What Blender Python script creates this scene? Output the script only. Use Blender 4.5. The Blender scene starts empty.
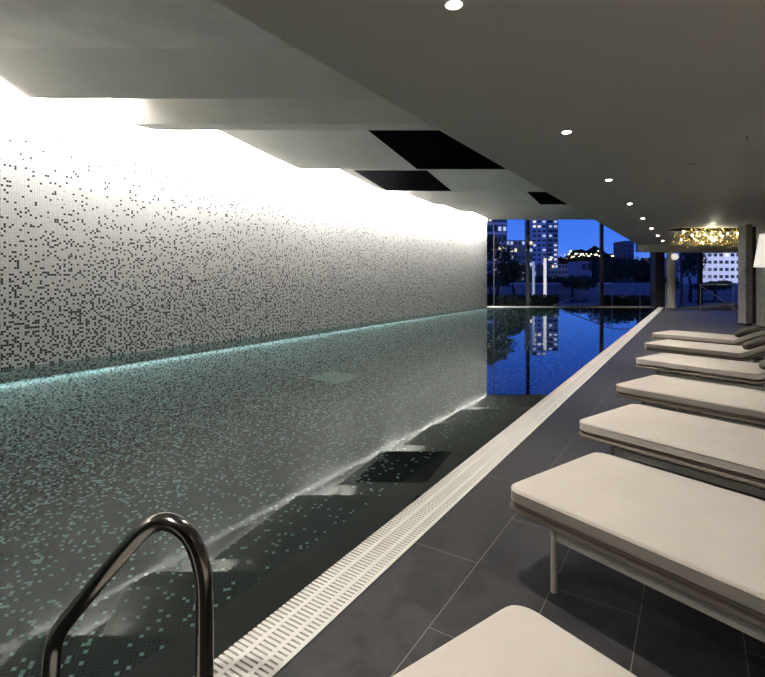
import bpy, bmesh, math, random
from mathutils import Vector, Matrix
random.seed(7)
rnd = random.Random(11)
sc = bpy.context.scene
COL = sc.collection
PI = math.pi

# ------------------------------------------------------------------ frame of reference
H = 1.6                      # eye height above deck / water
F = 492.0                    # focal length in pixels of the 765 px wide frame
CX, HY = 382.5, 278.0        # vanishing column of the view axis, horizon row
TH = math.radians(32.46)     # pool axis, to the right of the view axis
ax = Vector((math.sin(TH), math.cos(TH), 0)); nx = Vector((-math.cos(TH), math.sin(TH), 0))

def W(s, L, z=0.0):          # along the pool, to the left of the camera line
    p = ax * s + nx * L
    return Vector((p.x, p.y, z))
def at(x, y, z):             # where the view through (x, y) meets height z
    D = F * (H - z) / (y - HY)
    return Vector(((x - CX) / F * D, D, z))
def atD(x, y, D):            # point at distance D
    return Vector(((x - CX) / F * D, D, H + (HY - y) / F * D))
def wallX(D):                # mosaic wall face
    return (-4.152 + (D / H - 5.348) * 0.666) * H
def XL(D, L):                # x of the line at offset L for a given distance
    return (D * math.sin(TH) - L) / math.cos(TH)

# ------------------------------------------------------------------ materials
M = {}
def mat(name, col, rough=0.5, metal=0.0, spec=0.5, bump=None, var=None, emit=None, es=1.0):
    m = bpy.data.materials.new(name); m.use_nodes = True
    nt = m.node_tree; b = nt.nodes['Principled BSDF']
    b.inputs['Base Color'].default_value = (*col, 1)
    b.inputs['Roughness'].default_value = rough
    b.inputs['Metallic'].default_value = metal
    b.inputs['Specular IOR Level'].default_value = spec
    tc = nt.nodes.new('ShaderNodeTexCoord')
    if var:                                  # (scale, amount) colour variation
        n = nt.nodes.new('ShaderNodeTexNoise'); n.inputs['Scale'].default_value = var[0]
        n.inputs['Detail'].default_value = 6; n.inputs['Roughness'].default_value = .6
        nt.links.new(tc.outputs['Object'], n.inputs['Vector'])
        r = nt.nodes.new('ShaderNodeValToRGB')
        a = var[1]
        r.color_ramp.elements[0].position = .3; r.color_ramp.elements[1].position = .7
        r.color_ramp.elements[0].color = (*[c * (1 - a) for c in col], 1)
        r.color_ramp.elements[1].color = (*[min(1, c * (1 + a)) for c in col], 1)
        nt.links.new(n.outputs['Fac'], r.inputs['Fac'])
        nt.links.new(r.outputs['Color'], b.inputs['Base Color'])
    if bump:                                 # (scale, strength)
        n = nt.nodes.new('ShaderNodeTexNoise'); n.inputs['Scale'].default_value = bump[0]
        n.inputs['Detail'].default_value = 4
        nt.links.new(tc.outputs['Object'], n.inputs['Vector'])
        bp = nt.nodes.new('ShaderNodeBump'); bp.inputs['Strength'].default_value = bump[1]
        bp.inputs['Distance'].default_value = .01
        nt.links.new(n.outputs['Fac'], bp.inputs['Height']); nt.links.new(bp.outputs['Normal'], b.inputs['Normal'])
    if emit:
        b.inputs['Emission Color'].default_value = (*emit, 1); b.inputs['Emission Strength'].default_value = es
    M[name] = m
    return m

mat('plaster', (.88, .85, .79), .85, var=(1.2, .04), bump=(6, .1))
mat('soffit', (.84, .78, .72), .62, spec=.3, var=(.6, .02))
mat('rough_plaster', (.84, .80, .74), .9, var=(1.0, .12), bump=(3, .5))
mat('black_panel', (.003, .003, .0035), 1, spec=0)
mat('warm_wall', (.42, .36, .30), .8, var=(2, .1))
mat('dark_wall', (.10, .09, .08), .8, var=(2, .1))
mat('fabric', (.50, .46, .415), .95, spec=.1, bump=(260, .35), var=(3.5, .05))
mat('piping', (.44, .40, .35), .9, spec=.1)
mat('taupe_band', (.17, .14, .115), .9, spec=.1, bump=(300, .3))
mat('board', (.20, .17, .14), .7, spec=.2)
mat('frame_metal', (.58, .56, .52), .45, spec=.4)
mat('pillow', (.13, .118, .105), .95, spec=.1, bump=(200, .4))
mat('steel', (.22, .205, .19), .17, metal=1.0)
mat('brushed', (.55, .55, .55), .3, metal=1.0)
mat('grate', (.62, .605, .57), .55, spec=.3)
mat('channel', (.11, .108, .10), .6)
mat('coping', (.030, .029, .029), .5, var=(4, .5))
mat('window_metal', (.035, .035, .04), .5, spec=.4)
mat('column_paint', (.50, .48, .44), .7)
mat('white', (.8, .8, .8), .5)
mat('gold', (.80, .66, .28), .25, metal=1.0)
mat('shade', (.85, .83, .8), .8, emit=(1, .93, .82), es=.6)
mat('lamp_emit', (1, 1, 1), .5, emit=(1, .95, .86), es=60)
mat('bulb_emit', (1, 1, 1), .5, emit=(1, .90, .62), es=30)
mat('cove_emit', (1, 1, 1), .5, emit=(1, .965, .91), es=110)
mat('wet_emit', (1, 1, 1), .5, emit=(.62, .95, 1.0), es=230)
mat('foliage', (.045, .07, .045), .8, spec=.15)
mat('bark', (.04, .032, .025), .9)
mat('hill', (.008, .012, .010), 1, spec=0)
mat('terrace', (.16, .17, .18), .7, var=(.6, .2))
mat('concrete', (.35, .36, .38), .8, var=(.3, .1))
mat('tower_white', (.80, .78, .85), .7)
mat('tower_dark', (.05, .06, .09), .4)
mat('tower_blue', (.12, .17, .26), .4)
mat('lit_window', (.3, .3, .3), .5, emit=(.75, .78, 1.0), es=.75)
mat('warm_window', (.3, .3, .3), .5, emit=(1, .8, .5), es=1.2)
mat('dark_window', (.02, .025, .04), .2)
mat('hill_lamp', (1, 1, 1), .5, emit=(1, .82, .42), es=22)
mat('post_emit', (1, 1, 1), .5, emit=(1, .88, .82), es=.85)
mat('walnut', (.10, .055, .035), .5, var=(5, .3))
mat('drain', (.30, .44, .43), .5)

def stone(name, c1, c2, rough, vein):
    m = bpy.data.materials.new(name); m.use_nodes = True; nt = m.node_tree; b = nt.nodes['Principled BSDF']
    tc = nt.nodes.new('ShaderNodeTexCoord')
    n = nt.nodes.new('ShaderNodeTexNoise'); n.inputs['Scale'].default_value = 2.2; n.inputs['Detail'].default_value = 9
    n.inputs['Distortion'].default_value = 1.6
    nt.links.new(tc.outputs['Object'], n.inputs['Vector'])
    r = nt.nodes.new('ShaderNodeValToRGB'); e = r.color_ramp.elements
    e[0].position = .35; e[0].color = (*c1, 1); e[1].position = .65; e[1].color = (*c2, 1)
    if vein:
        x = r.color_ramp.elements.new(.49); x.color = (*c2, 1)
        x = r.color_ramp.elements.new(.5); x.color = (*vein, 1)
        x = r.color_ramp.elements.new(.515); x.color = (*c2, 1)
    nt.links.new(n.outputs['Fac'], r.inputs['Fac']); nt.links.new(r.outputs['Color'], b.inputs['Base Color'])
    b.inputs['Roughness'].default_value = rough
    M[name] = m
stone('marble', (.34, .32, .30), (.44, .42, .39), .35, (.12, .11, .10))

class NT:                                   # tiny node-maths helper
    def __init__(s, name):
        s.m = bpy.data.materials.new(name); s.m.use_nodes = True; s.nt = s.m.node_tree
        s.b = s.nt.nodes['Principled BSDF']; M[name] = s.m
    def n(s, t): return s.nt.nodes.new(t)
    def put(s, inp, v):
        if isinstance(v, bpy.types.NodeSocket): s.nt.links.new(v, inp)
        else: inp.default_value = v
    def math(s, op, a, b=0.0, c=None, clamp=False):
        k = s.n('ShaderNodeMath'); k.operation = op; k.use_clamp = clamp
        s.put(k.inputs[0], a); s.put(k.inputs[1], b)
        if c is not None: s.put(k.inputs[2], c)
        return k.outputs[0]
    def xyz(s):
        g = s.n('ShaderNodeNewGeometry'); k = s.n('ShaderNodeSeparateXYZ'); s.nt.links.new(g.outputs['Position'], k.inputs[0])
        return k.outputs
    def comb(s, x, y, z=0.0):
        k = s.n('ShaderNodeCombineXYZ'); s.put(k.inputs[0], x); s.put(k.inputs[1], y); s.put(k.inputs[2], z); return k.outputs[0]
    def lin(s, P, d, off=0.0):              # dot of position and a 2-D direction
        return s.math('MULTIPLY_ADD', P[0], d[0], s.math('MULTIPLY_ADD', P[1], d[1], off))
    def white(s, v):
        k = s.n('ShaderNodeTexWhiteNoise'); k.noise_dimensions = '3D'; s.put(k.inputs['Vector'], v); return k.outputs['Value']
    def mix(s, f, a, b):
        k = s.n('ShaderNodeMix'); k.data_type = 'RGBA'
        s.put(k.inputs[0], f); s.put(k.inputs[6], a if isinstance(a, bpy.types.NodeSocket) else (*a, 1)); s.put(k.inputs[7], b if isinstance(b, bpy.types.NodeSocket) else (*b, 1))
        return k.outputs[2]

AW = math.atan2(.666, 1.0)                  # direction of the mosaic wall in plan
wdir = (math.sin(AW), math.cos(AW))
# white mosaic wall with dark tiles that thin out upwards
q = NT('wall_mosaic'); P = q.xyz(); TS = .040
u = q.math('DIVIDE', q.lin(P, wdir), TS); v = q.math('DIVIDE', P[2], TS)
cell = q.comb(q.math('FLOOR', u), q.math('FLOOR', v))
wn = q.white(cell)
zz = q.math('DIVIDE', q.math('SUBTRACT', 4.55, P[2]), 4.55, clamp=True)
bnd = q.n('ShaderNodeTexNoise'); bnd.inputs['Scale'].default_value = 1.1; bnd.inputs['Detail'].default_value = 2
q.put(bnd.inputs['Vector'], q.comb(q.math('MULTIPLY', q.lin(P, wdir), .6), q.math('MULTIPLY', P[2], 1.6)))
dens = q.math('MULTIPLY', q.math('POWER', zz, 1.55), .50)
dens = q.math('MULTIPLY', dens, q.math('MULTIPLY_ADD', bnd.outputs['Fac'], .9, .55))
U, V = q.math('FLOOR', u), q.math('FLOOR', v)
blk = q.white(q.comb(q.math('FLOOR', q.math('DIVIDE', U, 2.0)), q.math('FLOOR', q.math('DIVIDE', V, 2.0)), 9.0))
pick = q.math('FLOOR', q.math('MULTIPLY', blk, 3.999))
idx = q.math('ADD', q.math('FLOORED_MODULO', U, 2.0), q.math('MULTIPLY', q.math('FLOORED_MODULO', V, 2.0), 2.0))
same = q.math('LESS_THAN', q.math('ABSOLUTE', q.math('SUBTRACT', pick, idx)), .5)
dA = q.math('MULTIPLY', same, q.math('LESS_THAN', wn, q.math('MULTIPLY', dens, 3.0)))
dB = q.math('LESS_THAN', q.white(q.comb(U, V, 4.0)), q.math('MULTIPLY', dens, .28))
dot = q.math('MAXIMUM', dA, dB)
fu = q.math('ABSOLUTE', q.math('SUBTRACT', q.math('FRACT', u), .5)); fv = q.math('ABSOLUTE', q.math('SUBTRACT', q.math('FRACT', v), .5))
inside = q.math('LESS_THAN', q.math('MAXIMUM', fu, fv), .43)
dot = q.math('MULTIPLY', dot, inside)
wn2 = q.white(q.comb(q.math('FLOOR', v), q.math('FLOOR', u), 3.0))
basec = q.mix(wn2, (.68, .67, .65), (.78, .77, .75))
basec = q.mix(inside, (.50, .49, .47), basec)
q.put(q.b.inputs['Base Color'], q.mix(dot, basec, (.012, .014, .016)))
q.put(q.b.inputs['Roughness'], .45); q.b.inputs['Specular IOR Level'].default_value = .3

# dark pool mosaic with pale teal tiles, denser towards the far side
q = NT('pool_mosaic'); P = q.xyz(); TS = .028
a0 = math.radians(-15)
u = q.math('DIVIDE', q.lin(P, (math.cos(a0), -math.sin(a0))), TS)
v = q.math('DIVIDE', q.math('ADD', q.lin(P, (math.sin(a0), math.cos(a0))), P[2]), TS)
wn = q.white(q.comb(q.math('FLOOR', u), q.math('FLOOR', v)))
Ls = q.lin(P, (nx.x, nx.y))
far = q.math('DIVIDE', q.math('SUBTRACT', Ls, 2.2), 6.0, clamp=True)
dens = q.math('MULTIPLY_ADD', q.math('POWER', far, 1.1), .34, .03)
lit = q.math('LESS_THAN', wn, dens)
fu = q.math('ABSOLUTE', q.math('SUBTRACT', q.math('FRACT', u), .5)); fv = q.math('ABSOLUTE', q.math('SUBTRACT', q.math('FRACT', v), .5))
inside = q.math('LESS_THAN', q.math('MAXIMUM', fu, fv), .45)
wn2 = q.white(q.comb(q.math('FLOOR', v), q.math('FLOOR', u), 5.0))
dk = q.mix(wn2, (.004, .007, .0075), (.012, .018, .019))
tile = q.mix(lit, dk, (.40, .62, .60))
q.put(q.b.inputs['Base Color'], q.mix(inside, (.10, .105, .10), tile))
q.b.inputs['Roughness'].default_value = .5; q.b.inputs['Specular IOR Level'].default_value = .2

# slate deck planks
q = NT('deck_slate'); P = q.xyz()
s_ = q.lin(P, (ax.x, ax.y)); L_ = q.math('SUBTRACT', 1.435, q.lin(P, (nx.x, nx.y)))
row = q.math('FLOOR', q.math('DIVIDE', L_, .404))
par = q.math('MODULO', q.math('ABSOLUTE', row), 2.0)
sx = q.math('DIVIDE', q.math('SUBTRACT', s_, q.math('MULTIPLY_ADD', par, -.6, 2.616)), 1.2)
fr = q.math('FRACT', sx); fe = q.math('MINIMUM', fr, q.math('SUBTRACT', 1.0, fr))
e1 = q.math('LESS_THAN', q.math('MULTIPLY', fe, 1.2), .0017)
fl = q.math('FRACT', q.math('DIVIDE', L_, .404)); fl = q.math('MINIMUM', fl, q.math('SUBTRACT', 1.0, fl))
e2 = q.math('LESS_THAN', q.math('MULTIPLY', fl, .404), .0019)
jt = q.math('MAXIMUM', e1, e2)
tw = q.white(q.comb(row, q.math('FLOOR', sx)))
n1 = q.n('ShaderNodeTexNoise'); n1.inputs['Scale'].default_value = 5.0; n1.inputs['Detail'].default_value = 8; n1.inputs['Roughness'].default_value = .62
n1.inputs['Distortion'].default_value = .8
g_ = q.n('ShaderNodeNewGeometry'); q.put(n1.inputs['Vector'], g_.outputs['Position'])
rp = q.n('ShaderNodeValToRGB'); rp.color_ramp.elements[0].position = .3; rp.color_ramp.elements[1].position = .75
rp.color_ramp.elements[0].color = (.006, .006, .0065, 1); rp.color_ramp.elements[1].color = (.042, .042, .044, 1)
q.put(rp.inputs['Fac'], n1.outputs['Fac'])
c = q.mix(q.math('MULTIPLY', tw, .3), rp.outputs['Color'], (.022, .022, .023))
q.put(q.b.inputs['Base Color'], q.mix(jt, c, (.17, .16, .15)))
q.put(q.b.inputs['Roughness'], q.math('MULTIPLY_ADD', n1.outputs['Fac'], .25, .34)); q.b.inputs['Specular IOR Level'].default_value = .25
bp = q.n('ShaderNodeBump'); bp.inputs['Strength'].default_value = .25; bp.inputs['Distance'].default_value = .004
q.put(bp.inputs['Height'], n1.outputs['Fac']); q.put(q.b.inputs['Normal'], bp.outputs['Normal'])

# water: refracting surface with faint ripples
def water(name, rough, strength, tint=(.93, 1, .99)):
    m = bpy.data.materials.new(name); m.use_nodes = True; nt = m.node_tree
    nt.nodes.remove(nt.nodes['Principled BSDF'])
    g = nt.nodes.new('ShaderNodeBsdfGlass'); g.inputs['IOR'].default_value = 1.40; g.inputs['Roughness'].default_value = rough
    g.inputs['Color'].default_value = (*tint, 1)
    n = nt.nodes.new('ShaderNodeTexNoise'); n.inputs['Scale'].default_value = 2.2; n.inputs['Detail'].default_value = 3
    gg = nt.nodes.new('ShaderNodeNewGeometry'); nt.links.new(gg.outputs['Position'], n.inputs['Vector'])
    b = nt.nodes.new('ShaderNodeBump'); b.inputs['Strength'].default_value = strength; b.inputs['Distance'].default_value = .02
    nt.links.new(n.outputs['Fac'], b.inputs['Height']); nt.links.new(b.outputs['Normal'], g.inputs['Normal'])
    nt.links.new(g.outputs[0], nt.nodes['Material Output'].inputs['Surface']); M[name] = m
water('water', 0.0, .006)
def thin_glass(name, tint, ior):
    m = bpy.data.materials.new(name); m.use_nodes = True; nt = m.node_tree
    nt.nodes.remove(nt.nodes['Principled BSDF'])
    t = nt.nodes.new('ShaderNodeBsdfTransparent'); t.inputs[0].default_value = (*tint, 1)
    g = nt.nodes.new('ShaderNodeBsdfGlossy'); g.inputs['Roughness'].default_value = 0
    f = nt.nodes.new('ShaderNodeFresnel'); f.inputs[0].default_value = ior
    x = nt.nodes.new('ShaderNodeMixShader'); nt.links.new(f.outputs[0], x.inputs[0]); nt.links.new(t.outputs[0], x.inputs[1]); nt.links.new(g.outputs[0], x.inputs[2])
    nt.links.new(x.outputs[0], nt.nodes['Material Output'].inputs['Surface']); M[name] = m
thin_glass('glass', (.86, .9, .95), 1.45)

# ------------------------------------------------------------------ mesh helpers
class MB:
    def __init__(s): s.bm = bmesh.new()
    def face(s, vs): return s.bm.faces.new([s.bm.verts.new(v) for v in vs])
    def prism(s, pts, z0, z1):              # plan polygon extruded in height
        n = len(pts)
        lo = [s.bm.verts.new((p[0], p[1], z0)) for p in pts]; hi = [s.bm.verts.new((p[0], p[1], z1)) for p in pts]
        s.bm.faces.new(lo[::-1]); s.bm.faces.new(hi)
        for i in range(n): s.bm.faces.new((lo[i], lo[(i + 1) % n], hi[(i + 1) % n], hi[i]))
        return s
    def loft(s, A, B):                      # two matching loops joined and capped
        a = [s.bm.verts.new(p) for p in A]; b = [s.bm.verts.new(p) for p in B]; n = len(a)
        s.bm.faces.new(a[::-1]); s.bm.faces.new(b)
        for i in range(n): s.bm.faces.new((a[i], a[(i + 1) % n], b[(i + 1) % n], b[i]))
        return s
    def box(s, x0, x1, y0, y1, z0, z1):
        return s.prism([(x0, y0), (x1, y0), (x1, y1), (x0, y1)], z0, z1)
    def obox(s, c, d, l, w, z0, z1):        # box centred c (plan), long axis d
        d = Vector((d[0], d[1])).normalized(); n = Vector((-d.y, d.x)); c = Vector((c[0], c[1]))
        return s.prism([c - d * l / 2 - n * w / 2, c + d * l / 2 - n * w / 2, c + d * l / 2 + n * w / 2, c - d * l / 2 + n * w / 2], z0, z1)
    def tube(s, pts, r, seg=12, closed=False, rads=None):
        pts = [Vector(p) for p in pts]; n = len(pts); rings = []
        up = Vector((0, 0, 1)); prev = None
        for i, p in enumerate(pts):
            if closed: t = (pts[(i + 1) % n] - pts[i - 1])
            else: t = pts[min(i + 1, n - 1)] - pts[max(i - 1, 0)]
            t.normalize()
            if prev is None:
                a = t.cross(up)
                if a.length < .05: a = t.cross(Vector((1, 0, 0)))
            else: a = prev - t * prev.dot(t)
            a.normalize(); prev = a; b = t.cross(a)
            rr = rads[i] if rads else r
            rings.append([s.bm.verts.new(p + (a * math.cos(2 * PI * k / seg) + b * math.sin(2 * PI * k / seg)) * rr) for k in range(seg)])
        m = n if closed else n - 1
        for i in range(m):
            A, B = rings[i], rings[(i + 1) % n]
            for k in range(seg): s.bm.faces.new((A[k], A[(k + 1) % seg], B[(k + 1) % seg], B[k]))
        if not closed:
            s.bm.faces.new(rings[0][::-1]); s.bm.faces.new(rings[-1])
        return s
    def lathe(s, c, prof, seg=24):          # prof: (r, z) from bottom to top
        rings = [[s.bm.verts.new((c[0] + r * math.cos(2 * PI * k / seg), c[1] + r * math.sin(2 * PI * k / seg), c[2] + z)) for k in range(seg)] for r, z in prof]
        for A, B in zip(rings, rings[1:]):
            for k in range(seg): s.bm.faces.new((A[k], A[(k + 1) % seg], B[(k + 1) % seg], B[k]))
        s.bm.faces.new(rings[0][::-1]); s.bm.faces.new(rings[-1])
        return s
    def ico(s, c, r, sub=2):
        bmesh.ops.create_icosphere(s.bm, subdivisions=sub, radius=r, matrix=Matrix.Translation(c)); return s
    def build(s, name, material, parent=None, smooth=False, origin=None, bevel=0, kind=None):
        bmesh.ops.recalc_face_normals(s.bm, faces=s.bm.faces[:])
        me = bpy.data.meshes.new(name)
        if origin is not None: bmesh.ops.translate(s.bm, verts=s.bm.verts[:], vec=-Vector(origin))
        s.bm.to_mesh(me); s.bm.free()
        if smooth:
            for p in me.polygons: p.use_smooth = True
        me.materials.append(M[material])
        o = bpy.data.objects.new(name, me); COL.objects.link(o)
        if origin is not None: o.location = origin
        if bevel:
            b = o.modifiers.new('bevel', 'BEVEL'); b.width = bevel; b.segments = 2; b.limit_method = 'ANGLE'
        if smooth and hasattr(me, 'set_sharp_from_angle'): me.set_sharp_from_angle(angle=math.radians(45))
        if parent: o.parent = parent
        if kind: o['kind'] = kind
        return o
def tag(o, label=None, cat=None, group=None, kind=None):
    if label: o['label'] = label
    if cat: o['category'] = cat
    if group: o['group'] = group
    if kind: o['kind'] = kind
    return o
def empty(name, loc=(0, 0, 0), rz=0):
    o = bpy.data.objects.new(name, None); o.empty_display_size = .2; COL.objects.link(o)
    o.location = loc; o.rotation_euler = (0, 0, rz); return o
def copy_tree(o, parent=None):
    c = o.copy(); COL.objects.link(c)
    if parent: c.parent = parent
    for ch in o.children: copy_tree(ch, c)
    return c

# ------------------------------------------------------------------ room shell
ZG = 27.2                    # the end glazing
ZS = H + 1.14 * H            # low ceiling 3.42
ZB = H + 2.02 * H            # underside of the high beams 4.83
LS = 2.67                    # edge of the low ceiling
YB = -6.0                    # behind the camera
G0, G1 = 1.430, 1.705        # overflow grating
LC = 1.957                   # edge of the coping
LR = -5.2                    # right wall
def row(L0, L1, y0=YB, y1=ZG):
    return [(XL(y0, L0), y0), (XL(y1, L0), y1), (XL(y1, L1), y1), (XL(y0, L1), y0)]
MB().prism(row(G0, LR), -.3, 0).build('floor', 'deck_slate', kind='structure')
wl = MB().prism([(wallX(YB), YB), (wallX(ZG), ZG), (wallX(ZG) - .35, ZG), (wallX(YB) - .35, YB)], .0, 6.2).build('wall_left', 'wall_mosaic', kind='structure')
# pool basin
bz = -1.5
b = MB()
b.prism([(wallX(YB) - .1, YB), (XL(YB, LC - .01), YB), (XL(ZG, LC - .01), ZG), (wallX(ZG) - .1, ZG)], bz - .2, bz)
b.prism([(wallX(YB), YB), (wallX(ZG), ZG), (wallX(ZG) - .35, ZG), (wallX(YB) - .35, YB)], bz, 0)
b.prism([(wallX(ZG) - .3, ZG), (XL(ZG, G1), ZG), (XL(ZG, G1), ZG + .3), (wallX(ZG) - .3, ZG + .3)], bz, -.02)
b.prism([(wallX(YB), YB - .3), (XL(YB, G1), YB - .3), (XL(YB, G1), YB), (wallX(YB), YB)], bz, -.02)
tag(b.build('pool_basin', 'pool_mosaic', kind='structure'), 'dark mosaic pool basin with pale teal tiles')
MB().prism(row(G1, LC), bz, -.02).build('trim_1', 'coping', kind='structure')
# water
wv = [(wallX(YB), YB, -.004), (XL(YB, G1 + .001), YB, -.004), (XL(ZG, G1 + .001), ZG, -.004), (wallX(ZG), ZG, -.004)]
b = MB(); b.face(wv); tag(b.build('pool_water', 'water'), 'still reflective swimming pool water beside the white mosaic wall', 'water', kind='stuff')
# underwater ledge and its light
def wall_strip(off0, off1, z0, z1, y0=YB, y1=ZG):
    return MB().prism([(wallX(y0) + off0, y0), (wallX(y1) + off0, y1), (wallX(y1) + off1, y1), (wallX(y0) + off1, y0)], z0, z1)
wall_strip(0, .12, -1.28, -1.26, y1=ZG - .02).build('trim_2', 'coping', kind='structure')
# grating channel and grating
MB().prism(row(G0, G1), -.3, -.13).build('trim_3', 'channel', kind='structure')
b = MB(); s0, s1 = W(0, 0).x, 0
sA, sB = .2, 0
def sD(D, L):                # s for distance D on line L
    return (D - L * math.sin(TH)) / math.cos(TH)
sA, sB = sD(-1.0, 1.57), sD(ZG - .02, 1.57)
def strip(b, La, Lb, z0, z1, a=None, c=None):
    a = sA if a is None else a; c = sB if c is None else c
    b.prism([W(a, La), W(c, La), W(c, Lb), W(a, Lb)], z0, z1)
pitch = .027; gw = G1 - G0
for La, Lb in ((G0, G0 + .022), (G0 + .075, G0 + .098), (G1 - .098, G1 - .075)):
    strip(b, La, Lb, -.03, .004)
k = 0; s_c = sA
while s_c < sB - .2:
    b.prism([W(s_c, G0 + .022), W(s_c + .0165, G0 + .022), W(s_c + .0165, G0 + .075), W(s_c, G0 + .075)], -.03, .003)
    t_ = s_c + pitch / 2
    b.prism([W(t_, G0 + .098), W(t_ + .0165, G0 + .098), W(t_ + .0165, G1 - .098), W(t_, G1 - .098)], -.03, .003)
    b.prism([W(s_c, G1 - .075), W(s_c + .0165, G1 - .075), W(s_c + .0165, G1 - .006), W(s_c, G1 - .006)], -.03, .003)
    s_c += pitch
tag(b.build('overflow_grating', 'grate'), 'long white slotted overflow grating between pool and slate deck', 'grating')
# other walls
MB().prism(row(LR, LR - .3), 0, ZS).build('wall_right', 'warm_wall', kind='structure')
MB().box(wallX(YB) - .4, XL(YB, LR - .3), YB - .6, YB - .3, -1.3, 6.2).build('wall_back', 'dark_wall', kind='structure')
# low ceiling (solid up to the roof) with a recess for the chandelier
RX0, RX1, RY0, RY1 = 10.85, 14.6, 17.9, 19.1
b = MB()
b.prism(row(LS, LR - .3, YB, RY0), ZS, 6.2)
b.prism([(XL(RY0, LS), RY0), (RX0, RY0), (RX0, RY1), (XL(RY1, LS), RY1)], ZS, 6.2)
b.prism([(RX1, RY0), (XL(RY0, LR - .3), RY0), (XL(RY1, LR - .3), RY1), (RX1, RY1)], ZS, 6.2)
b.prism(row(LS, LR - .3, RY1, ZG), ZS, 6.2)
b.build('ceiling', 'soffit', kind='structure')
MB().box(RX0, RX1, RY0, RY1, ZS + .55, ZS + .7).build('trim_4', 'black_panel', kind='structure')
b = MB()
for x0, x1, y0, y1 in ((RX0, RX0 + .02, RY0, RY1), (RX1 - .02, RX1, RY0, RY1), (RX0, RX1, RY0, RY0 + .02), (RX0, RX1, RY1 - .02, RY1)):
    b.box(x0, x1, y0, y1, ZS + .002, ZS + .55)
b.build('trim_5', 'black_panel', kind='structure')
# bulkhead above the deck glazing
MB().box((645 - CX) / F * ZG, XL(26.8, LR), 26.8, ZG, H + .88 * H, ZS).build('trim_6', 'plaster', kind='structure')

# high ceiling over the pool: flat part near the camera, then folded beams
def span(y, gap=0.0):        # left and right x of a beam edge at distance y
    return wallX(y) + gap, XL(y, LS)
def facet(name, prof, material='plaster', gap=.12):
    A = [(span(y * H, gap)[0], y * H, H + z * H) for y, z in prof]
    B = [(span(y * H, gap)[1], y * H, H + z * H) for y, z in prof]
    return MB().loft(A, B).build(name, material, kind='structure')
MB().prism([(wallX(YB) - .35, YB), (XL(YB, LS), YB), (XL(ZG, LS), ZG), (wallX(ZG) - .35, ZG)], 6.2, 6.5).build('roof', 'plaster', kind='structure')
facet('ceiling_high', [(YB / H, 2.33), (5.0, 2.33), (5.0, 2.86), (YB / H, 2.86)], 'rough_plaster', gap=.0)
FC = [('A', [(5.0, 2.33), (5.52, 2.02), (5.54, 2.02), (5.60, 2.62), (5.0, 2.62)]),
      ('B', [(6.15, 2.50), (6.45, 2.02), (6.76, 2.03), (6.76, 2.45)]),
      ('C', [(7.55, 2.31), (9.12, 2.02), (9.16, 2.50), (7.55, 2.50)]),
      ('D', [(10.1, 2.25), (11.42, 2.02), (11.46, 2.5), (10.1, 2.5)]),
      ('E', [(12.2, 2.15), (13.6, 2.02), (13.64, 2.5), (12.2, 2.5)]),
      ('F', [(13.95, 2.09), (15.06, 2.02), (15.1, 2.5), (13.95, 2.5)]),
      ('G', [(15.8, 2.13), (16.85, 2.02), (17.0, 2.02), (17.0, 2.5), (15.8, 2.5)])]
for i, (n_, pr) in enumerate(FC): facet('trim_%d' % (i + 7), pr, gap=.02 if n_ == 'A' else .12)
# closing panels between beams, above the slots
facet('ceiling_slots', [(5.62, 2.50), (17.0, 2.50), (17.0, 2.60), (5.62, 2.60)], gap=.14)
# black panels on the folded ceiling
def panel(prof, l0, l1, lab):
    (y0, z0), (y1, z1) = prof; c = []
    def pt(x, y, z): return (x * H, y * H, H + z * H - .012)
    quad = [pt(l0[0], y0, z0), pt(l0[1], y0, z0), pt(l1[1], y1, z1), pt(l1[0], y1, z1)]
    up = [(a, b_, c_ + .01) for a, b_, c_ in quad]
    tag(MB().loft(quad, up).build('ceiling_panel', 'black_panel'), lab, 'panel', 'black ceiling panels over the pool')
e8 = lambda y: XL(y * H, LS) / H - .02
panel([(7.6, 2.30), (9.10, 2.02)], (-.24, e8(7.6)), (.64, e8(9.1)), 'largest black panel in the folded ceiling, nearest to the camera')
panel([(10.2, 2.235), (11.40, 2.02)], (-.60, .92), (.11, 1.60), 'second black ceiling panel, the one closest to the white mosaic wall')
panel([(12.25, 2.145), (13.5, 2.028)], (3.60, e8(12.25)), (4.33, e8(13.5)), 'smallest black ceiling panel, farthest away beside the low ceiling')
# light strips fixed along the wall
def wall_light(name, y0, y1, off, z, width, e, col, tilt):
    ym = (y0 + y1) / 2; l = bpy.data.lights.new(name, 'AREA'); l.shape = 'RECTANGLE'
    l.size = width; l.size_y = (y1 - y0) / math.cos(AW); l.energy = e; l.color = col
    o = bpy.data.objects.new(name, l); COL.objects.link(o); o.location = (wallX(ym) + off, ym, z)
    nrm = Vector((-math.cos(AW) * tilt, math.sin(AW) * tilt, -1)).normalized()
    yy = Vector((wdir[0], wdir[1], 0)); zv = -nrm; xv = yy.cross(zv)
    o.rotation_euler = Matrix((xv, yy, zv)).transposed().to_euler()
wall_light('cove_light', 5.0 * H, ZG - .1, .09, H + 2.06 * H, .05, 6200, (1, .965, .92), 1.3)
wall_light('cove_light', 5.6 * H, ZG - .1, .05, H + 2.36 * H, .05, 5800, (1, .965, .92), 1.6)
wall_light('cove_light', -2.0, 4.9 * H, .10, H + 2.28 * H, .05, 8500, (1, .95, .88), 2.6)
wall_light('underwater_light', YB, ZG - .1, .08, -1.285, .05, 1300, (.74, .97, 1.0), -.35)
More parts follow.
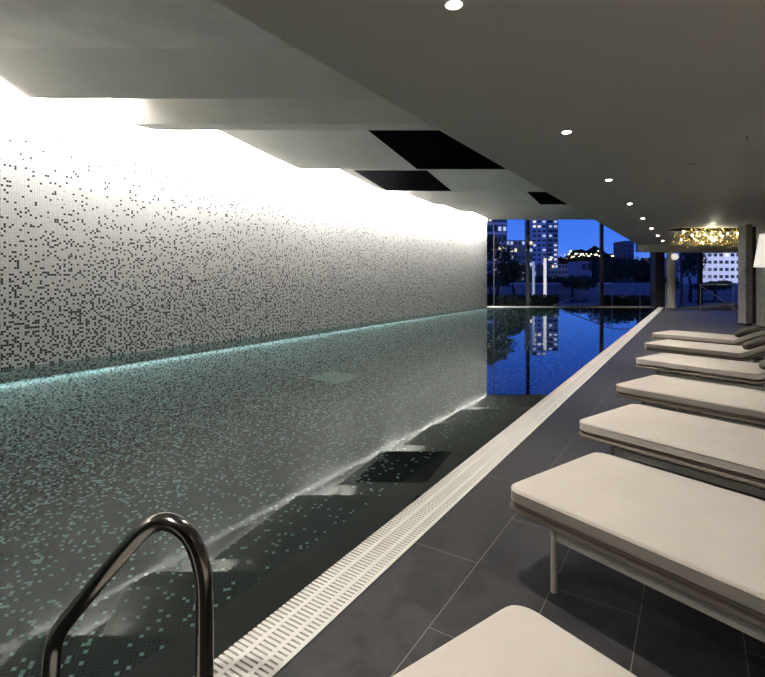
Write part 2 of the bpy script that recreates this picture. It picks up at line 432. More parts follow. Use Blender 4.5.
# ------------------------------------------------------------------ end glazing
def window(n, xa, xb, z0, z1, mulls):
    X = lambda px: (px - CX) / F * ZG
    o = MB().box(X(xa), X(xb), ZG + .04, ZG + .055, z0, z1).build('window_%d' % n, 'glass', kind='structure')
    f = MB()
    for px, w in mulls: f.box(X(px) - w / 2, X(px) + w / 2, ZG - .02, ZG + .12, z0, z1)
    f.box(X(xa), X(xb), ZG - .01, ZG + .1, z0, z0 + .07); f.box(X(xa), X(xb), ZG - .01, ZG + .1, z1 - .06, z1)
    f.build('window_frame', 'window_metal', o)
    return o
window(1, 480, 528, 0, ZB + .5, [(494, .03)])
window(2, 528, 602, 0, ZB + .5, [(528, .17)])
window(3, 602, 656, 0, ZB + .5, [(602, .17)])
window(4, 664, 700, 0, 3.05, [(682, .05)])
window(5, 700, 800, 0, 3.05, [(700.5, .24), (742, .2)])
MB().box(14.9, 15.4, ZG - .35, ZG + .2, 0, ZS).build('trim_14', 'window_metal', kind='structure')   # dark pier by the pool end
MB().box(wallX(ZG), XL(ZG, G1), ZG - .06, ZG - .02, -.05, .03).build('trim_15', 'grate', kind='structure')
MB().box(wallX(ZG) - 12, wallX(ZG), ZG + .001, ZG + .3, -.3, 6.2).build('wall_far', 'plaster', kind='structure')
MB().box(XL(ZG, LS) , 24, ZG, ZG + .3, 3.05, 6.2).build('trim_16', 'plaster', kind='structure')

c = atD(671, 300, 26.3)
col = empty('round_column', (c.x, c.y, 0))
tag(col, 'slim pale round column by the end of the pool, with a round white lamp near its top', 'column')
MB().lathe((0, 0, 0), [(.26, 0), (.26, .12), (.205, .13), (.205, H + .87 * H)], 32).build('shaft', 'column_paint', col, smooth=True)
lp = MB().ico((0, -.36, H + 21 / F * 26.3), .17, 3).build('wall_lamp', 'shade', col, smooth=True)
lp['label'] = 'round white lamp fixed on the column'
MB().box(-.03, .03, -.24, -.18, H + 21 / F * 26.3 - .03, H + 21 / F * 26.3 + .03).build('bracket', 'brushed', col)

# stone columns at the right and a walnut panel between them
def stone_column(px0, px1, D, lab):
    x0, x1 = (px0 - CX) / F * D, (px1 - CX) / F * D
    x0 = (px0 - CX) / F * (D + .36)
    o = empty('stone_column', ((x0 + x1) / 2, D + .18, 0))
    w = (x1 - x0) / 2
    MB().box(-w, w, -.18, .18, .06, ZS - .03).build('shaft', 'marble', o, bevel=.01)
    MB().box(-w + .015, w - .015, -.165, .165, 0, .06).build('base', 'window_metal', o)
    MB().box(-w - .01, w + .01, -.19, .19, ZS - .03, ZS).build('cap', 'frame_metal', o)
    tag(o, lab, 'column', 'stone clad columns at the right')
stone_column(738, 752.5, 16.6, 'grey veined stone column left of the other, in front of the far windows')
stone_column(756, 785, 15.6, 'grey veined stone column cut by the right edge of the picture')
MB().box((752 - CX) / F * 17.4, (757 - CX) / F * 17.4, 17.4, 17.5, 0, ZS).build('trim_17', 'walnut', kind='structure')

# ------------------------------------------------------------------ ceiling fittings
def downlight():
    o = empty('downlight', (0, 0, ZS))
    b = MB(); seg = 28
    b.lathe((0, 0, 0), [(.045, -.001), (.058, -.006), (.062, -.004), (.062, 0)], seg); b.build('trim_ring', 'white', o, smooth=True)
    MB().lathe((0, 0, 0), [(.044, -.008), (.044, -.001)], seg).build('lamp', 'lamp_emit', o)
    return o
pr0 = downlight(); names = ['nearest downlight, the biggest in the row on the low ceiling', 'second downlight of the row from the camera', 'third downlight of the row from the camera', 'fourth downlight of the row from the camera',
         'fifth downlight of the row from the camera', 'sixth downlight of the row, small in the distance', 'seventh downlight of the row, small in the distance', 'farthest downlight of the row, by the bulkhead']
LD = .849 * H
dl = [W(sD(D * H, LD), LD) for D in (2.05, 3.84, 5.72, 7.55, 9.4, 11.3, 13.2, 15.1)]
for i, p in enumerate(dl):
    o = pr0 if i == 0 else copy_tree(pr0)
    o.location = (p.x, p.y, ZS); tag(o, names[i], 'downlight', 'downlights in a row on the low ceiling')
def spot(name, loc, e, size, blend, col=(1, .93, .84), r=.04, tgt=None):
    l = bpy.data.lights.new(name, 'SPOT'); l.energy = e; l.spot_size = math.radians(size); l.spot_blend = blend; l.color = col; l.shadow_soft_size = r
    o = bpy.data.objects.new(name, l); COL.objects.link(o); o.location = loc
    if tgt is not None: o.rotation_euler = (Vector(tgt) - Vector(loc)).to_track_quat('-Z', 'Y').to_euler()
    return o
for k in range(-1, 8):
    p = W(sD((2.05 + 1.86 * k) * H, LD), LD)
    spot('downlight_beam', (p.x, p.y, ZS - .02), 385, 104, .7)
# added row of bare spots, unseen at the right, brightening loungers and low ceiling
for k in range(-1, 8):
    p = W(sD((2.0 + 1.86 * k) * H, -2.2), -2.2)
    spot('downlight_beam', (p.x, p.y, ZS - .02), 110, 100, .9)
# wall washers above the slots of the folded ceiling
for a_, b_, e_ in ((5.62, 6.14, 260), (6.78, 7.53, 330), (9.18, 10.08, 420), (11.48, 12.18, 360), (13.66, 13.93, 260), (15.12, 15.78, 300), (2.2, 3.2, 10)):
    wall_light('wall_washer', a_ * H + .05, b_ * H - .05, .62, H + (2.44 if a_ > 5 else 2.30) * H, .30, e_ * .24, (1, .965, .92), 1.0)
def disc(name, px, py, r, material, lab, cat, z=.02):
    p = at(px, py, ZS)
    o = empty(name, (p.x, p.y, ZS)); MB().lathe((0, 0, 0), [(r * .8, -z), (r, -z * .6), (r, 0)], 28).build('cover', material, o, smooth=True)
    MB().lathe((0, 0, 0), [(r * .35, -z * 1.5), (r * .4, -z)], 20).build('centre', 'brushed', o, smooth=True)
    tag(o, lab, cat)
disc('ceiling_speaker', 692, 163, .14, 'soffit', 'flat round speaker cover on the low ceiling, largest of the ceiling discs', 'speaker', .012)
disc('smoke_detector', 665, 181, .06, 'white', 'small white smoke detector on the low ceiling', 'smoke detector', .04)
disc('ceiling_sensor', 691, 206, .10, 'soffit', 'round ceiling sensor before the golden chandelier recess', 'sensor', .02)
p = at(747, 136, ZS)
o = empty('sprinkler', (p.x, p.y, ZS)); MB().lathe((0, 0, 0), [(.012, -.05), (.012, 0)], 12).build('stem', 'brushed', o); MB().lathe((0, 0, 0), [(.02, -.056), (.02, -.05)], 16).build('deflector', 'brushed', o)
tag(o, 'tiny metal sprinkler head on the low ceiling near the right edge', 'sprinkler')
p = atD(742, 206, 14.0)
# ventilation grille
p = at(749, 190, ZS)
# chandelier of golden twigs
CHX0, CHX1 = 11.05, 14.1
ch = empty('chandelier', ((CHX0 + CHX1) / 2, 18.5, ZS + .5))
tag(ch, 'golden chandelier of tangled metal twigs and small bulbs in the black ceiling recess', 'chandelier')
b = MB(); hx, hy = (CHX1 - CHX0) / 2, .34
for i in range(900):
    p = Vector((rnd.uniform(-hx, hx), rnd.uniform(-hy, hy), rnd.uniform(-1.12, -.3)))
    d = Vector((rnd.gauss(0, 1), rnd.gauss(0, .7), rnd.gauss(0, .7))).normalized() * rnd.uniform(.12, .3)
    m_ = p + Vector((rnd.gauss(0, .03), rnd.gauss(0, .03), rnd.gauss(0, .03)))
    pp = [p - d / 2, m_, p + d / 2]
    for v_ in pp:
        v_.x = max(-hx, min(hx, v_.x)); v_.z = min(v_.z, 0)
    b.tube(pp, .0065, 5)
tg = b.build('twigs', 'gold', ch, kind='stuff'); tg['label'] = 'tangle of golden metal twigs'
MB().box(-hx, hx, -hy, hy, -.03, .05).build('mounting_plate', 'black_panel', ch)
bl = MB().ico((0, 0, 0), .032, 2).build('bulb', 'bulb_emit', ch, smooth=True)
for i in range(13):
    o = bl if i == 0 else bl.copy()
    if i: COL.objects.link(o)
    o.location = (-hx + 2 * hx * (i + .5) / 13 + rnd.uniform(-.06, .06), rnd.uniform(-hy, hy), rnd.uniform(-1.0, -.6))
pl = bpy.data.lights.new('chandelier_glow', 'POINT'); pl.energy = 50; pl.color = (1, .88, .6); pl.shadow_soft_size = .05
po = bpy.data.objects.new('chandelier_glow', pl); COL.objects.link(po); po.location = (12.4, 18.5, 3.1)
# pendant lamp at the right edge
Dp = 9.0; px_ = (772 - CX) / F * Dp
pd = empty('pendant_lamp', (px_, Dp, ZS)); tag(pd, 'white conical lamp shade hanging at the right edge of the picture', 'lamp')
z0, z1 = H + 11 / F * Dp - ZS, H + 44 / F * Dp - ZS
MB().lathe((0, 0, 0), [(.27, z0), (.275, z0), (.185, z1), (.18, z1)], 40).build('shade', 'shade', pd, smooth=True)
MB().tube([(0, 0, z1), (0, 0, -.02)], .006, 8).build('cord', 'window_metal', pd)
MB().lathe((0, 0, 0), [(.06, -.025), (.06, 0)], 20).build('ceiling_rose', 'white', pd)
def glow(x, y, e=700):
    l = bpy.data.lights.new('pendant_glow', 'POINT'); l.energy = e; l.color = (1, .90, .80); l.shadow_soft_size = .08
    o = bpy.data.objects.new('pendant_glow', l); COL.objects.link(o); o.location = (x, y, H + 40 / F * Dp)
glow(px_, Dp)
for s_ in (7.6, 3.8, 0.0):  # three added unseen pendants that brighten the low ceiling
    p = W(s_, -1.25); o = copy_tree(pd); o.location = (p.x, p.y, ZS); glow(p.x, p.y, 800)
    tag(o, 'added white conical lamp shade over the lounger heads, unseen outside the picture to the right', 'lamp', 'added pendant lamps out of the picture')
# ------------------------------------------------------------------ loungers
CL, CW = 2.06, .93
def path(x):                 # mattress centre line: flat, then a raised back
    x0, R, a1 = 1.43, .55, math.radians(27)
    if x <= x0: return x, 0.0, 0.0
    a = min((x - x0) / R, a1); rest = max(0, (x - x0) - R * a1)
    return x0 + R * math.sin(a) + rest * math.cos(a1), R * (1 - math.cos(a)) + rest * math.sin(a1), a
def bend(x, y, z):
    px, pz, a = path(x); return Vector((px - z * math.sin(a), y, pz + z * math.cos(a)))
def xs(x0, x1, r, n=46):
    st = []
    for i in range(9): st.append(x0 + r * (1 - math.cos(PI / 2 * i / 8)))
    m = [x0 + r + (x1 - x0 - 2 * r) * i / n for i in range(1, n)]
    return st + m + [x1 - (s - x0) for s in st[::-1]]
def halfw(x, x0, x1, w, r):
    d = min(x - x0, x1 - x)
    return w - r + math.sqrt(max(0, r * r - (r - min(d, r)) ** 2))
def slab(x0, x1, w, r, z0, z1, f, bulge=0.0):
    b = MB(); loops = []
    for x in xs(x0, x1, r):
        hw = halfw(x, x0, x1, w, r); d = min(x - x0, x1 - x)
        e = f * (1 - math.sqrt(max(0, 1 - (1 - min(d / f, 1)) ** 2))) * .9       # end rounding in height
        zl, zh = z0 + e, z1 - e; ff = min(f, (zh - zl) / 2 * .98)
        prof = []
        for q4, (cy, cz) in enumerate(((hw - ff, zl + ff), (hw - ff, zh - ff), (-hw + ff, zh - ff), (-hw + ff, zl + ff))):
            for k in range(5):
                a = -PI / 2 + q4 * PI / 2 + PI / 2 * k / 4
                prof.append([cy + ff * math.cos(a), cz + ff * math.sin(a)])
            if q4 == 1:
                for k in range(1, 8):
                    yy = (hw - ff) * (1 - 2 * k / 8)
                    prof.append([yy, zh + bulge * min(1, d / .15) * (1 - (yy / hw) ** 2) * (1 + .25 * math.sin(9 * x + 3 * yy))])
        loops.append([b.bm.verts.new(bend(x, y, z)) for y, z in prof])
    n = len(loops[0])
    for A, B in zip(loops, loops[1:]):
        for k in range(n): b.bm.faces.new((A[k], A[(k + 1) % n], B[(k + 1) % n], B[k]))
    b.bm.faces.new(loops[0][::-1]); b.bm.faces.new(loops[-1])
    return b
def outline(x0, x1, w, r, z):
    S = xs(x0, x1, r)
    return [bend(x, halfw(x, x0, x1, w, r), z) for x in S] + [bend(x, -halfw(x, x0, x1, w, r), z) for x in S[::-1]]
def lounger():
    o = empty('sun_lounger')
    w = CW / 2
    ma = slab(0, CL, w, .085, .385, .462, .020, .006).build('mattress', 'fabric', o, smooth=True)
    t = MB(); t.tube(outline(.002, CL - .002, w - .001, .085, .447), .0048, 6, True); t.tube(outline(.002, CL - .002, w - .001, .085, .399), .0048, 6, True)
    t.build('piping', 'piping', ma, smooth=True)
    slab(.008, CL - .01, w - .010, .08, .362, .388, .011).build('under_pad', 'taupe_band', o, smooth=True)
    slab(-.006, CL, w + .006, .09, .338, .362, .008).build('support_board', 'board', o, smooth=True)
    for sy in (-1, 1):
        MB().box(.275, CL - .30, sy * (w - .06) - .011, sy * (w - .06) + .011, .262, .312).build('side_rail', 'frame_metal', o, bevel=.003)
        for lx in (.275, CL - .32):
            MB().tube([(lx, sy * (w - .05), 0), (lx, sy * (w - .05), .338)], .0165, 16).build('leg', 'frame_metal', o, smooth=True)
    for lx in (.30, CL - .36):
        MB().box(lx, lx + .03, -w + .06, w - .06, .262, .312).build('cross_bar', 'frame_metal', o)
    return o
A_L = math.radians(-53.3)
du = Vector((math.cos(A_L), math.sin(A_L), 0)); dv = Vector((-du.y, du.x, 0))
corners = [(-.235, 1.20), (.70, 2.70), (1.575, 3.94), (2.50, 5.27), (3.60, 6.99), (4.60, 8.63), (5.60, 10.2)]
labs = ['nearest beige sun lounger, only its foot corner showing at the bottom of the picture',
        'large beige sun lounger with its dark shadow on the slate, second from the camera',
        'beige sun lounger between the large one and the fourth, third from the camera',
        'beige sun lounger fourth from the camera, cut by the right edge',
        'beige sun lounger fifth from the camera, its pillow only just showing',
        'beige sun lounger with raised back, last but one of the row',
        'farthest beige sun lounger of the row, with raised back']
pr = lounger()
def make_pillow():
    b = MB(); n = 22; seg = 24; loops = []
    hl = CW / 2 - .05
    for i in range(n + 1):
        t = -1 + 2 * i / n; k = (1 - abs(t) ** 3.2) ** .45 if abs(t) < 1 else 0
        k = max(k, .25)
        loops.append([b.bm.verts.new((.155 * k * math.copysign(abs(math.cos(a)) ** .8, math.cos(a)), t * hl, .074 * k * math.copysign(abs(math.sin(a)) ** .8, math.sin(a)))) for a in [2 * PI * j / seg for j in range(seg)]])
    for A, B in zip(loops, loops[1:]):
        for k in range(seg): b.bm.faces.new((A[k], A[(k + 1) % seg], B[(k + 1) % seg], B[k]))
    b.bm.faces.new(loops[0][::-1]); b.bm.faces.new(loops[-1])
    return b
for i, (x, y) in enumerate(corners):
    o = pr if i == 0 else copy_tree(pr)
    base = Vector((x - .03, y, 0)) + dv * CW / 2
    o.location = base; o.rotation_euler = (0, 0, A_L)
    tag(o, labs[i], 'sun lounger', 'sun loungers in a row on the slate deck')
pl0 = None
plabs = ['dark taupe pillow on the fifth lounger, cut by the right edge', 'dark taupe pillow on the last but one lounger', 'dark taupe pillow on the farthest lounger']
for i in (4, 5, 6):
    if pl0 is None:
        pl0 = make_pillow().build('pillow', 'pillow', smooth=True); o = pl0
    else: o = pl0.copy(); COL.objects.link(o)
    q_ = bend(1.80, 0, .462 + .071); a = path(1.80)[2]
    base = Vector((corners[i][0] - .03, corners[i][1], 0)) + dv * CW / 2
    o.location = base + du * q_.x + Vector((0, 0, q_.z)); o.rotation_euler = (0, -a, A_L)
    tag(o, plabs[i - 4], 'pillow', 'taupe pillows on the loungers')

# ------------------------------------------------------------------ pool ladder rail in front
def smooth_path(pts, n=8, r=None):
    out = [Vector(pts[0])]
    for i in range(1, len(pts) - 1):
        p, a, c = Vector(pts[i]), Vector(pts[i - 1]), Vector(pts[i + 1])
        rr = r[i - 1]
        d1 = (a - p).normalized(); d2 = (c - p).normalized()
        A, B = p + d1 * rr, p + d2 * rr
        for k in range(n + 1):
            t = k / n; out.append(A * (1 - t) ** 2 + p * 2 * t * (1 - t) + B * t * t)
    out.append(Vector(pts[-1])); return out
Pr = atD(204.5, 600, 1.6); Pl = atD(55, 660, 1.72)
p_top = atD(197, 487, 1.6); p_top.x = Pr.x
p_crest = atD(158, 505, 1.635); p_bend = atD(52, 641, 1.72)
pts = [(Pr.x, 1.6, .0), (Pr.x, 1.6, atD(0, 535, 1.6).z), atD(170, 510, 1.622), atD(142, 525, 1.64), atD(57, 633, 1.72), (atD(52, 660, 1.73).x, 1.73, -.3)]
cl = [(204.5, 760, 1.6), (204.5, 640, 1.6), (204.3, 600, 1.6), (202.5, 572, 1.602), (196, 548, 1.606), (186, 532, 1.612), (173, 523, 1.62), (160, 521.5, 1.628), (148, 527, 1.636), (136, 538, 1.644), (110, 568, 1.66), (80, 604, 1.69), (64, 624, 1.71), (56, 638, 1.72), (52.5, 652, 1.725), (51, 677, 1.73), (50, 720, 1.735)]
cp = [atD(*t) for t in cl]
cp = [Vector((cp[0].x, 1.6, 0))] + cp + [Vector((cp[-1].x, 1.735, -.6))]
hp = []
for i in range(len(cp) - 1):
    p0, p1, p2, p3 = cp[max(0, i - 1)], cp[i], cp[i + 1], cp[min(len(cp) - 1, i + 2)]
    for k in range(5):
        t = k / 5
        hp.append(.5 * ((2 * p1) + (p2 - p0) * t + (2 * p0 - 5 * p1 + 4 * p2 - p3) * t * t + (3 * p1 - p0 - 3 * p2 + p3) * t ** 3))
hp.append(cp[-1])
lr = empty('pool_handrail', (Pr.x, 1.6, 0)); tag(lr, 'curved polished steel handrail in the foreground, bending down into the pool', 'handrail')
b = MB(); b.tube([p - Vector((Pr.x, 1.6, 0)) for p in hp], .0285, 28); b.build('rail', 'steel', lr, smooth=True)
MB().lathe((0, 0, 0), [(.055, 0.001), (.055, .008), (.03, .016)], 28).build('flange', 'steel', lr, smooth=True)

# drain cover on the pool floor, found through the refracting surface
def under(px, py):
    d = Vector(((px - CX) / F, 1, (HY - py) / F)); hz = math.hypot(d.x, d.y)
    t = H / -d.z; p = Vector((d.x * t, d.y * t)); si = hz / d.length / 1.40
    tt = si / math.sqrt(1 - si * si) * -bz
    return p + Vector((d.x, d.y)) / hz * tt
c = under(334, 377)
o = empty('floor_drain', (c.x, c.y, bz)); o.rotation_euler = (0, 0, math.radians(57))
MB().box(-.36, .36, -.36, .36, 0, .015).build('frame', 'drain', o, bevel=.004)
b = MB()
for i in range(12): b.box(-.31, .31, -.33 + i * .056, -.33 + i * .056 + .034, .015, .022)
b.build('grid', 'drain', o)
tag(o, 'pale square drain cover on the dark mosaic pool floor', 'drain cover')

# ------------------------------------------------------------------ outside
MB().box(-60, 120, ZG + .3, 70, -.4, -.06).build('terrace', 'terrace', kind='structure')
MB().box(-600, 900, 70, 900, -.6, -.3).build('ground', 'hill', kind='structure')
wt = MB(); wt.face([(9, 33, -.03), (30, 33, -.03), (30, 46, -.03), (9, 46, -.03)])
mat('dark_water', (.01, .03, .06), .03, spec=.6)
tag(wt.build('outdoor_pool', 'dark_water'), 'dark outdoor pool beyond the end glazing, mirroring the dusk sky', 'pool', kind='stuff')
bw = empty('terrace_parapet', (20, 50, 0))
MB().box(-25, 25, -.1, .1, -.06, .95).build('wall', 'concrete', bw); MB().box(-25, 25, -.13, .13, .95, 1.12).build('cap', 'white', bw)
tag(bw, 'long low pale parapet at the end of the terrace', 'parapet')

def leaves(b, c, r, n, sz, squash=.8):
    for i in range(n):
        v = Vector((rnd.gauss(0, 1), rnd.gauss(0, 1), rnd.gauss(0, 1))).normalized() * (r * rnd.random() ** .4)
        v.z *= squash; p = Vector(c) + v
        a = Vector((rnd.gauss(0, 1), rnd.gauss(0, 1), rnd.gauss(0, .6))).normalized(); t = a.cross(Vector((rnd.gauss(0, 1), rnd.gauss(0, 1), rnd.gauss(0, 1)))).normalized()
        s_ = sz * rnd.uniform(.6, 1.3)
        b.face([p - a * s_, p + t * s_ * .45, p + a * s_, p - t * s_ * .45])
def tree(px, D, top, rad, trunk, lab, name='tree', cat='tree', n=1500, blobs=6, group=None):
    x = (px - CX) / F * D
    o = empty(name, (x, D, -.06))
    t = MB(); t.tube([(0, 0, 0), (.08, 0, trunk * .5), (-.05, .05, trunk + .2)], .1, 8, rads=[.16, .12, .08]); t.build('trunk', 'bark', o, smooth=True)
    b = MB(); hz = (top - trunk) / 2
    for k in range(blobs):
        c = (rnd.uniform(-.6, .6) * rad, rnd.uniform(-.5, .5) * rad, trunk + hz + rnd.uniform(-.55, .5) * hz)
        leaves(b, c, rad * .62, n // blobs, .16 * max(1, D / 45), min(1.2, hz / rad))
    b.build('crown', 'foliage', o)
    tag(o, lab, cat, group)
tree(497, 36, 5.0, 1.15, 2.0, 'tall dark tree outside the left window, against the mosaic wall', n=900, blobs=7)
tree(513, 40, 3.4, 1.5, .9, 'low dark shrub outside to the right of the tall tree', 'shrub', 'shrub')
tree(490, 47, 2.3, 1.6, .6, 'dark rounded bush at the foot of the tall tree', 'shrub', 'shrub')
tree(572, 48, 2.1, 1.9, .5, 'dark bush outside below the middle of the hill', 'shrub', 'shrub')
tree(612, 62, 4.6, 2.6, 1.2, 'broad dark tree behind the middle mullion', n=1800)
tree(637, 72, 5.2, 3.2, 1.5, 'broad dark tree left of the dark pier', n=1800)
tree(651, 54, 4.0, 1.5, 1.2, 'dark tree just left of the dark pier', n=1400)
tree(690, 44, 4.5, 1.1, 1.6, 'narrow dark tree seen right of the round column', n=1000)
tree(715, 46, 1.5, 1.8, .4, 'dark bush outside below the white apartment block', 'shrub', 'shrub')
tree(545, 56, 1.9, 2.2, .4, 'dark bush outside behind the light column', 'shrub', 'shrub')
tree(668, 40, 2.0, 1.0, .5, 'dark bush outside behind the round column', 'shrub', 'shrub')

def hedge(pa, pb, D, h, lab):
    xa, xb = (pa - CX) / F * D, (pb - CX) / F * D
    o = empty('clipped_hedge', ((xa + xb) / 2, D, -.06)); b = MB(); w = (xb - xa) / 2
    for i in range(2600):
        p = Vector((rnd.uniform(-w, w), rnd.uniform(-.3, .3), rnd.uniform(.05, h) * (1 + .12 * math.sin(i)))); a_ = Vector((rnd.gauss(0, 1), rnd.gauss(0, 1), rnd.gauss(0, 1))).normalized() * .09
        t = a_.cross(Vector((rnd.gauss(0, 1), rnd.gauss(0, 1), rnd.gauss(0, 1)))).normalized() * .05
        b.face([p - a_, p + t, p + a_, p - t])
    b.build('leaves', 'foliage', o)
    MB().box(-w, w, -.2, .2, 0, h * .8).build('core', 'bark', o)
    tag(o, lab, 'hedge', 'hedges outside the end glazing')
hedge(484, 558, 28.9, .62, 'low dark hedge outside the left part of the end glazing')
hedge(603, 652, 29.6, .55, 'low dark hedge outside between the middle mullion and the dark pier')

# hill and its lamps
b = MB(); hx0, hx1 = (540 - CX) / F * 420, (700 - CX) / F * 420
N = 40; ridge = []
for i in range(N + 1):
    t = i / N; px = 535 + 170 * t
    e = 12 + 18 * math.exp(-((px - 590) / 32) ** 2) + 2.2 * math.sin(px * .33) + 1.2 * math.sin(px * .9)
    ridge.append(((px - CX) / F * 420, 1.6 + e / F * 420))
for (xa, za), (xb, zb) in zip(ridge, ridge[1:]):
    b.face([(xa, 330, -1), (xb, 330, -1), (xb, 420, zb), (xa, 420, za)]); b.face([(xa, 420, za), (xb, 420, zb), (xb, 520, -1), (xa, 520, -1)])
bmesh.ops.remove_doubles(b.bm, verts=b.bm.verts[:], dist=.01)
b.build('hill', 'hill', smooth=True, kind='structure')
hl = MB().ico((0, 0, 0), .62, 1).build('hillside_lamp', 'hill_lamp')
k = 0
for i in range(34):
    o = hl if i == 0 else hl.copy()
    if i: COL.objects.link(o)
    px = 569 + 56 * (i / 33) + rnd.uniform(-.4, .4); py = rnd.uniform(253, 257.5) if rnd.random() < .8 else rnd.uniform(250, 253)
    o.location = atD(px, py, 398); s_ = rnd.uniform(.35, .95); o.scale = (s_, s_, s_)
    tag(o, 'tiny warm lamp glowing on the dark hillside', 'lamp', 'lamps on the dark hillside')

# towers
def block(name, px0, px1, D, z1, depth, material, lab, floors, bays, wmat, lit=(), slabs=None, z0=0, cat='building', pz=None):
    x0, x1 = (px0 - CX) / F * D, (px1 - CX) / F * D
    o = empty(name, ((x0 + x1) / 2, D + depth / 2, -.3))
    w = x1 - x0
    MB().box(-w / 2, w / 2, -depth / 2, depth / 2, 0, z1).build('walls', material, o)
    fh = (z1 - z0) / floors; bwid = w / bays
    for f in range(floors):
        if slabs:
            MB().box(-w / 2 * slabs, w / 2 * slabs, -depth / 2 - w * .06, -depth / 2 + .05, z0 + f * fh, z0 + f * fh + fh * .22).build('balcony', 'tower_white' if material != 'tower_white' else 'tower_dark', o)
    cnt = 0
    for f in range(floors):
        for k in range(bays):
            r_ = rnd.random(); mt = wmat
            if r_ < (lit[0] if lit else 0): mt = 'lit_window'
            elif r_ < (lit[1] if lit else 0): mt = 'warm_window'
            if cnt < 100:
                MB().box(-w / 2 + bwid * (k + .2), -w / 2 + bwid * (k + .8), -depth / 2 - .12, -depth / 2 + .02, z0 + fh * (f + .38), z0 + fh * (f + .82)).build('window', mt, o)
            cnt += 1
    tag(o, lab, cat)
    return o
o = block('residential_tower', 532, 546.5, 300, 46, 16, 'tower_white', 'tall pale residential tower, left slab with lit windows, behind the light column', 16, 3, 'dark_window', (.40, .44))
o = block('residential_tower', 548, 558, 306, 44, 14, 'tower_blue', 'tall tower with stacked pale balconies, right of the pale tower', 15, 2, 'dark_window', (.45, .5), slabs=1.1)
block('glass_building', 478, 507, 170, 27, 14, 'tower_blue', 'blue glass building at the far left of the end glazing', 8, 6, 'dark_window', (.1, .15), slabs=1.02)
block('office_building', 506, 533, 190, 16.5, 14, 'tower_blue', 'lower blue office building between the glass building and the towers', 6, 7, 'dark_window', (.22, .27))
block('office_building', 548, 568, 180, 7, 14, 'tower_blue', 'low wide building at the foot of the towers', 3, 6, 'dark_window', (.25, .3), z0=.5)
block('dark_tower', 624, 634, 260, 21.5, 12, 'tower_dark', 'slim dark tower rising behind the trees', 8, 2, 'tower_blue')
block('reflection_block', 581, 592, 85, 4.8, 6, 'concrete', 'plain grey block standing in for an interior reflection, below the lit hill', 2, 2, 'dark_window')  # solid stand-in for a pale interior reflection in the glazing
ap = block('apartment_block', 701, 741, 150, 9.8, 12, 'tower_white', 'white apartment block with rows of dark windows, seen through the right window', 4, 7, 'dark_window', (.04, .08), z0=1.0)
block('apartment_block', 676, 701, 165, 9.0, 12, 'concrete', 'greyer apartment block left of the white one', 4, 4, 'dark_window', (.05, .1), z0=1.0)
l = bpy.data.lights.new('facade_fill', 'AREA'); l.energy = 9000; l.size = 14; l.color = (.9, .9, 1)  # added fill light for the apartment facades, no such lamp in view
o = bpy.data.objects.new('facade_fill', l); COL.objects.link(o); o.location = (108, 125, 2); o.rotation_euler = (Vector((108, 156, 7)) - o.location).to_track_quat('-Z', 'Y').to_euler()

# light columns on the terrace
def post(px, D, r, ztop, lab, mt):
    o = empty('light_column', ((px - CX) / F * D, D, -.06))
    MB().lathe((0, 0, 0), [(r * 1.5, 0), (r * 1.5, .08)], 20).build('base', 'window_metal', o)
    MB().lathe((0, 0, 0), [(r, .08), (r, ztop)], 20).build('lamp_tube', mt, o, smooth=True)
    MB().lathe((0, 0, 0), [(r * 1.1, ztop), (r * 1.1, ztop + .05)], 20).build('cap', 'window_metal', o)
    tag(o, lab, 'light')
mat('post_dim', (1, 1, 1), .5, emit=(.75, .8, 1), es=.22)
post(545, 30, .085, 2.85, 'bright glowing light column outside the middle window', 'post_emit')
post(533.5, 31, .08, 2.7, 'dimmer bluish light column left of the bright one', 'post_dim')

# handrails outside by the glass
def rail(name, D, segs, posts, lab, r=.028):
    x0 = (segs[0][0] - CX) / F * D; o = empty(name, (x0, D, -.06)); off = Vector((x0, D, -.06))
    for sg in [segs]:
        pp = [atD(px, py, D) - off for px, py in sg]
        MB().tube(pp, r, 10).build('rail', 'brushed', o, smooth=True)
    for px, y0 in posts:
        t = atD(px, y0, D) - off; MB().tube([(t.x, 0, 0), (t.x, 0, t.z)], r * .7, 8).build('post', 'brushed', o, smooth=True)
    tag(o, lab, 'handrail'); return o
rail('stair_handrail', 27.9, [(552, 306), (612, 283.5), (657, 283.5)], [(580, 295), (612, 284), (640, 284)], 'long steel handrail sloping up to the right behind the middle glazing')
rail('stair_handrail', 28.3, [(583, 308), (596, 293), (613, 284.5)], [(593, 297)], 'short steep steel handrail joining the long one')
rail('stair_handrail', 24.6, [(665.5, 284), (667, 284), (668.5, 286)], [(665.7, 284), (668.3, 286)], 'short steel rail beside the dark pier')
rail('ramp_handrail', 24.5, [(700, 284.5), (738, 284.5)], [(700.5, 285), (733, 285)], 'horizontal steel handrail before the right window')
rail('ramp_handrail', 24.3, [(701, 286), (736, 309)], [(735.5, 308)], 'diagonal steel handrail falling to the right before the right window')
mat('ramp_grey', (.10, .10, .10), .7)
xr0, xr1 = (699 - CX) / F * 25.0, (748 - CX) / F * 25.0
b = MB(); b.loft([(xr0, 25.0, 0), (xr1, 25.0, 0), (xr1, 25.0, .30), (xr0, 25.0, .05)], [(xr0, 26.4, 0), (xr1, 26.4, 0), (xr1, 26.4, .30), (xr0, 26.4, .05)])
tag(b.build('access_ramp', 'ramp_grey'), 'low grey wedge ramp on the deck before the right window', 'ramp')

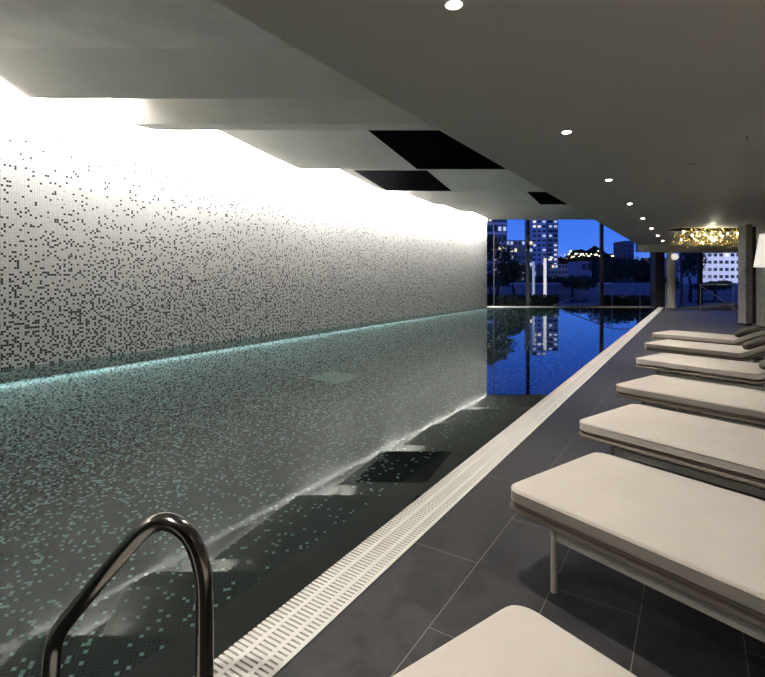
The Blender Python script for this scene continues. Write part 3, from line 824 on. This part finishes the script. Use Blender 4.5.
# ------------------------------------------------------------------ world, camera
w = bpy.data.worlds.new('World'); sc.world = w; w.use_nodes = True; nt = w.node_tree; bg = nt.nodes['Background']
tc = nt.nodes.new('ShaderNodeTexCoord'); sp = nt.nodes.new('ShaderNodeSeparateXYZ'); nt.links.new(tc.outputs['Generated'], sp.inputs[0])
r = nt.nodes.new('ShaderNodeValToRGB'); e = r.color_ramp.elements
e[0].position = 0; e[0].color = (.13, .20, .55, 1); e[1].position = .5; e[1].color = (.006, .025, .20, 1)
x = e.new(.06); x.color = (.05, .16, .62, 1); x = e.new(.17); x.color = (.022, .10, .55, 1)
n = nt.nodes.new('ShaderNodeTexNoise'); n.inputs['Scale'].default_value = 3; n.inputs['Detail'].default_value = 5
mp = nt.nodes.new('ShaderNodeMapping'); mp.inputs['Scale'].default_value = (1, 1, 4); nt.links.new(tc.outputs['Generated'], mp.inputs[0]); nt.links.new(mp.outputs[0], n.inputs['Vector'])
ma_ = nt.nodes.new('ShaderNodeMath'); ma_.operation = 'MULTIPLY_ADD'; ma_.inputs[1].default_value = .06; nt.links.new(n.outputs['Fac'], ma_.inputs[0])
m2 = nt.nodes.new('ShaderNodeMath'); m2.operation = 'SUBTRACT'; m2.inputs[1].default_value = .03; nt.links.new(sp.outputs[2], m2.inputs[0]); nt.links.new(m2.outputs[0], ma_.inputs[2])
nt.links.new(ma_.outputs[0], r.inputs['Fac']); nt.links.new(r.outputs['Color'], bg.inputs['Color']); bg.inputs['Strength'].default_value = 1.45

cd = bpy.data.cameras.new('camera'); co = bpy.data.objects.new('camera', cd); COL.objects.link(co)
co.location = (0, 0, H); co.rotation_euler = (PI / 2, 0, 0)
cd.sensor_fit = 'HORIZONTAL'; cd.sensor_width = 36; cd.lens = F / 765 * 36; cd.shift_y = -(338.5 - HY) / 765; cd.clip_end = 2000; cd.clip_start = .05
sc.camera = co
sc.view_settings.view_transform = 'Standard'; sc.view_settings.look = 'None'; sc.view_settings.gamma = 1; sc.view_settings.exposure = .25
cy = sc.cycles
cy.max_bounces = 10; cy.diffuse_bounces = 4; cy.glossy_bounces = 5; cy.transmission_bounces = 8; cy.transparent_max_bounces = 12
cy.caustics_refractive = True; cy.caustics_reflective = False; cy.sample_clamp_indirect = 6; cy.blur_glossy = .5
cy.use_denoising = True
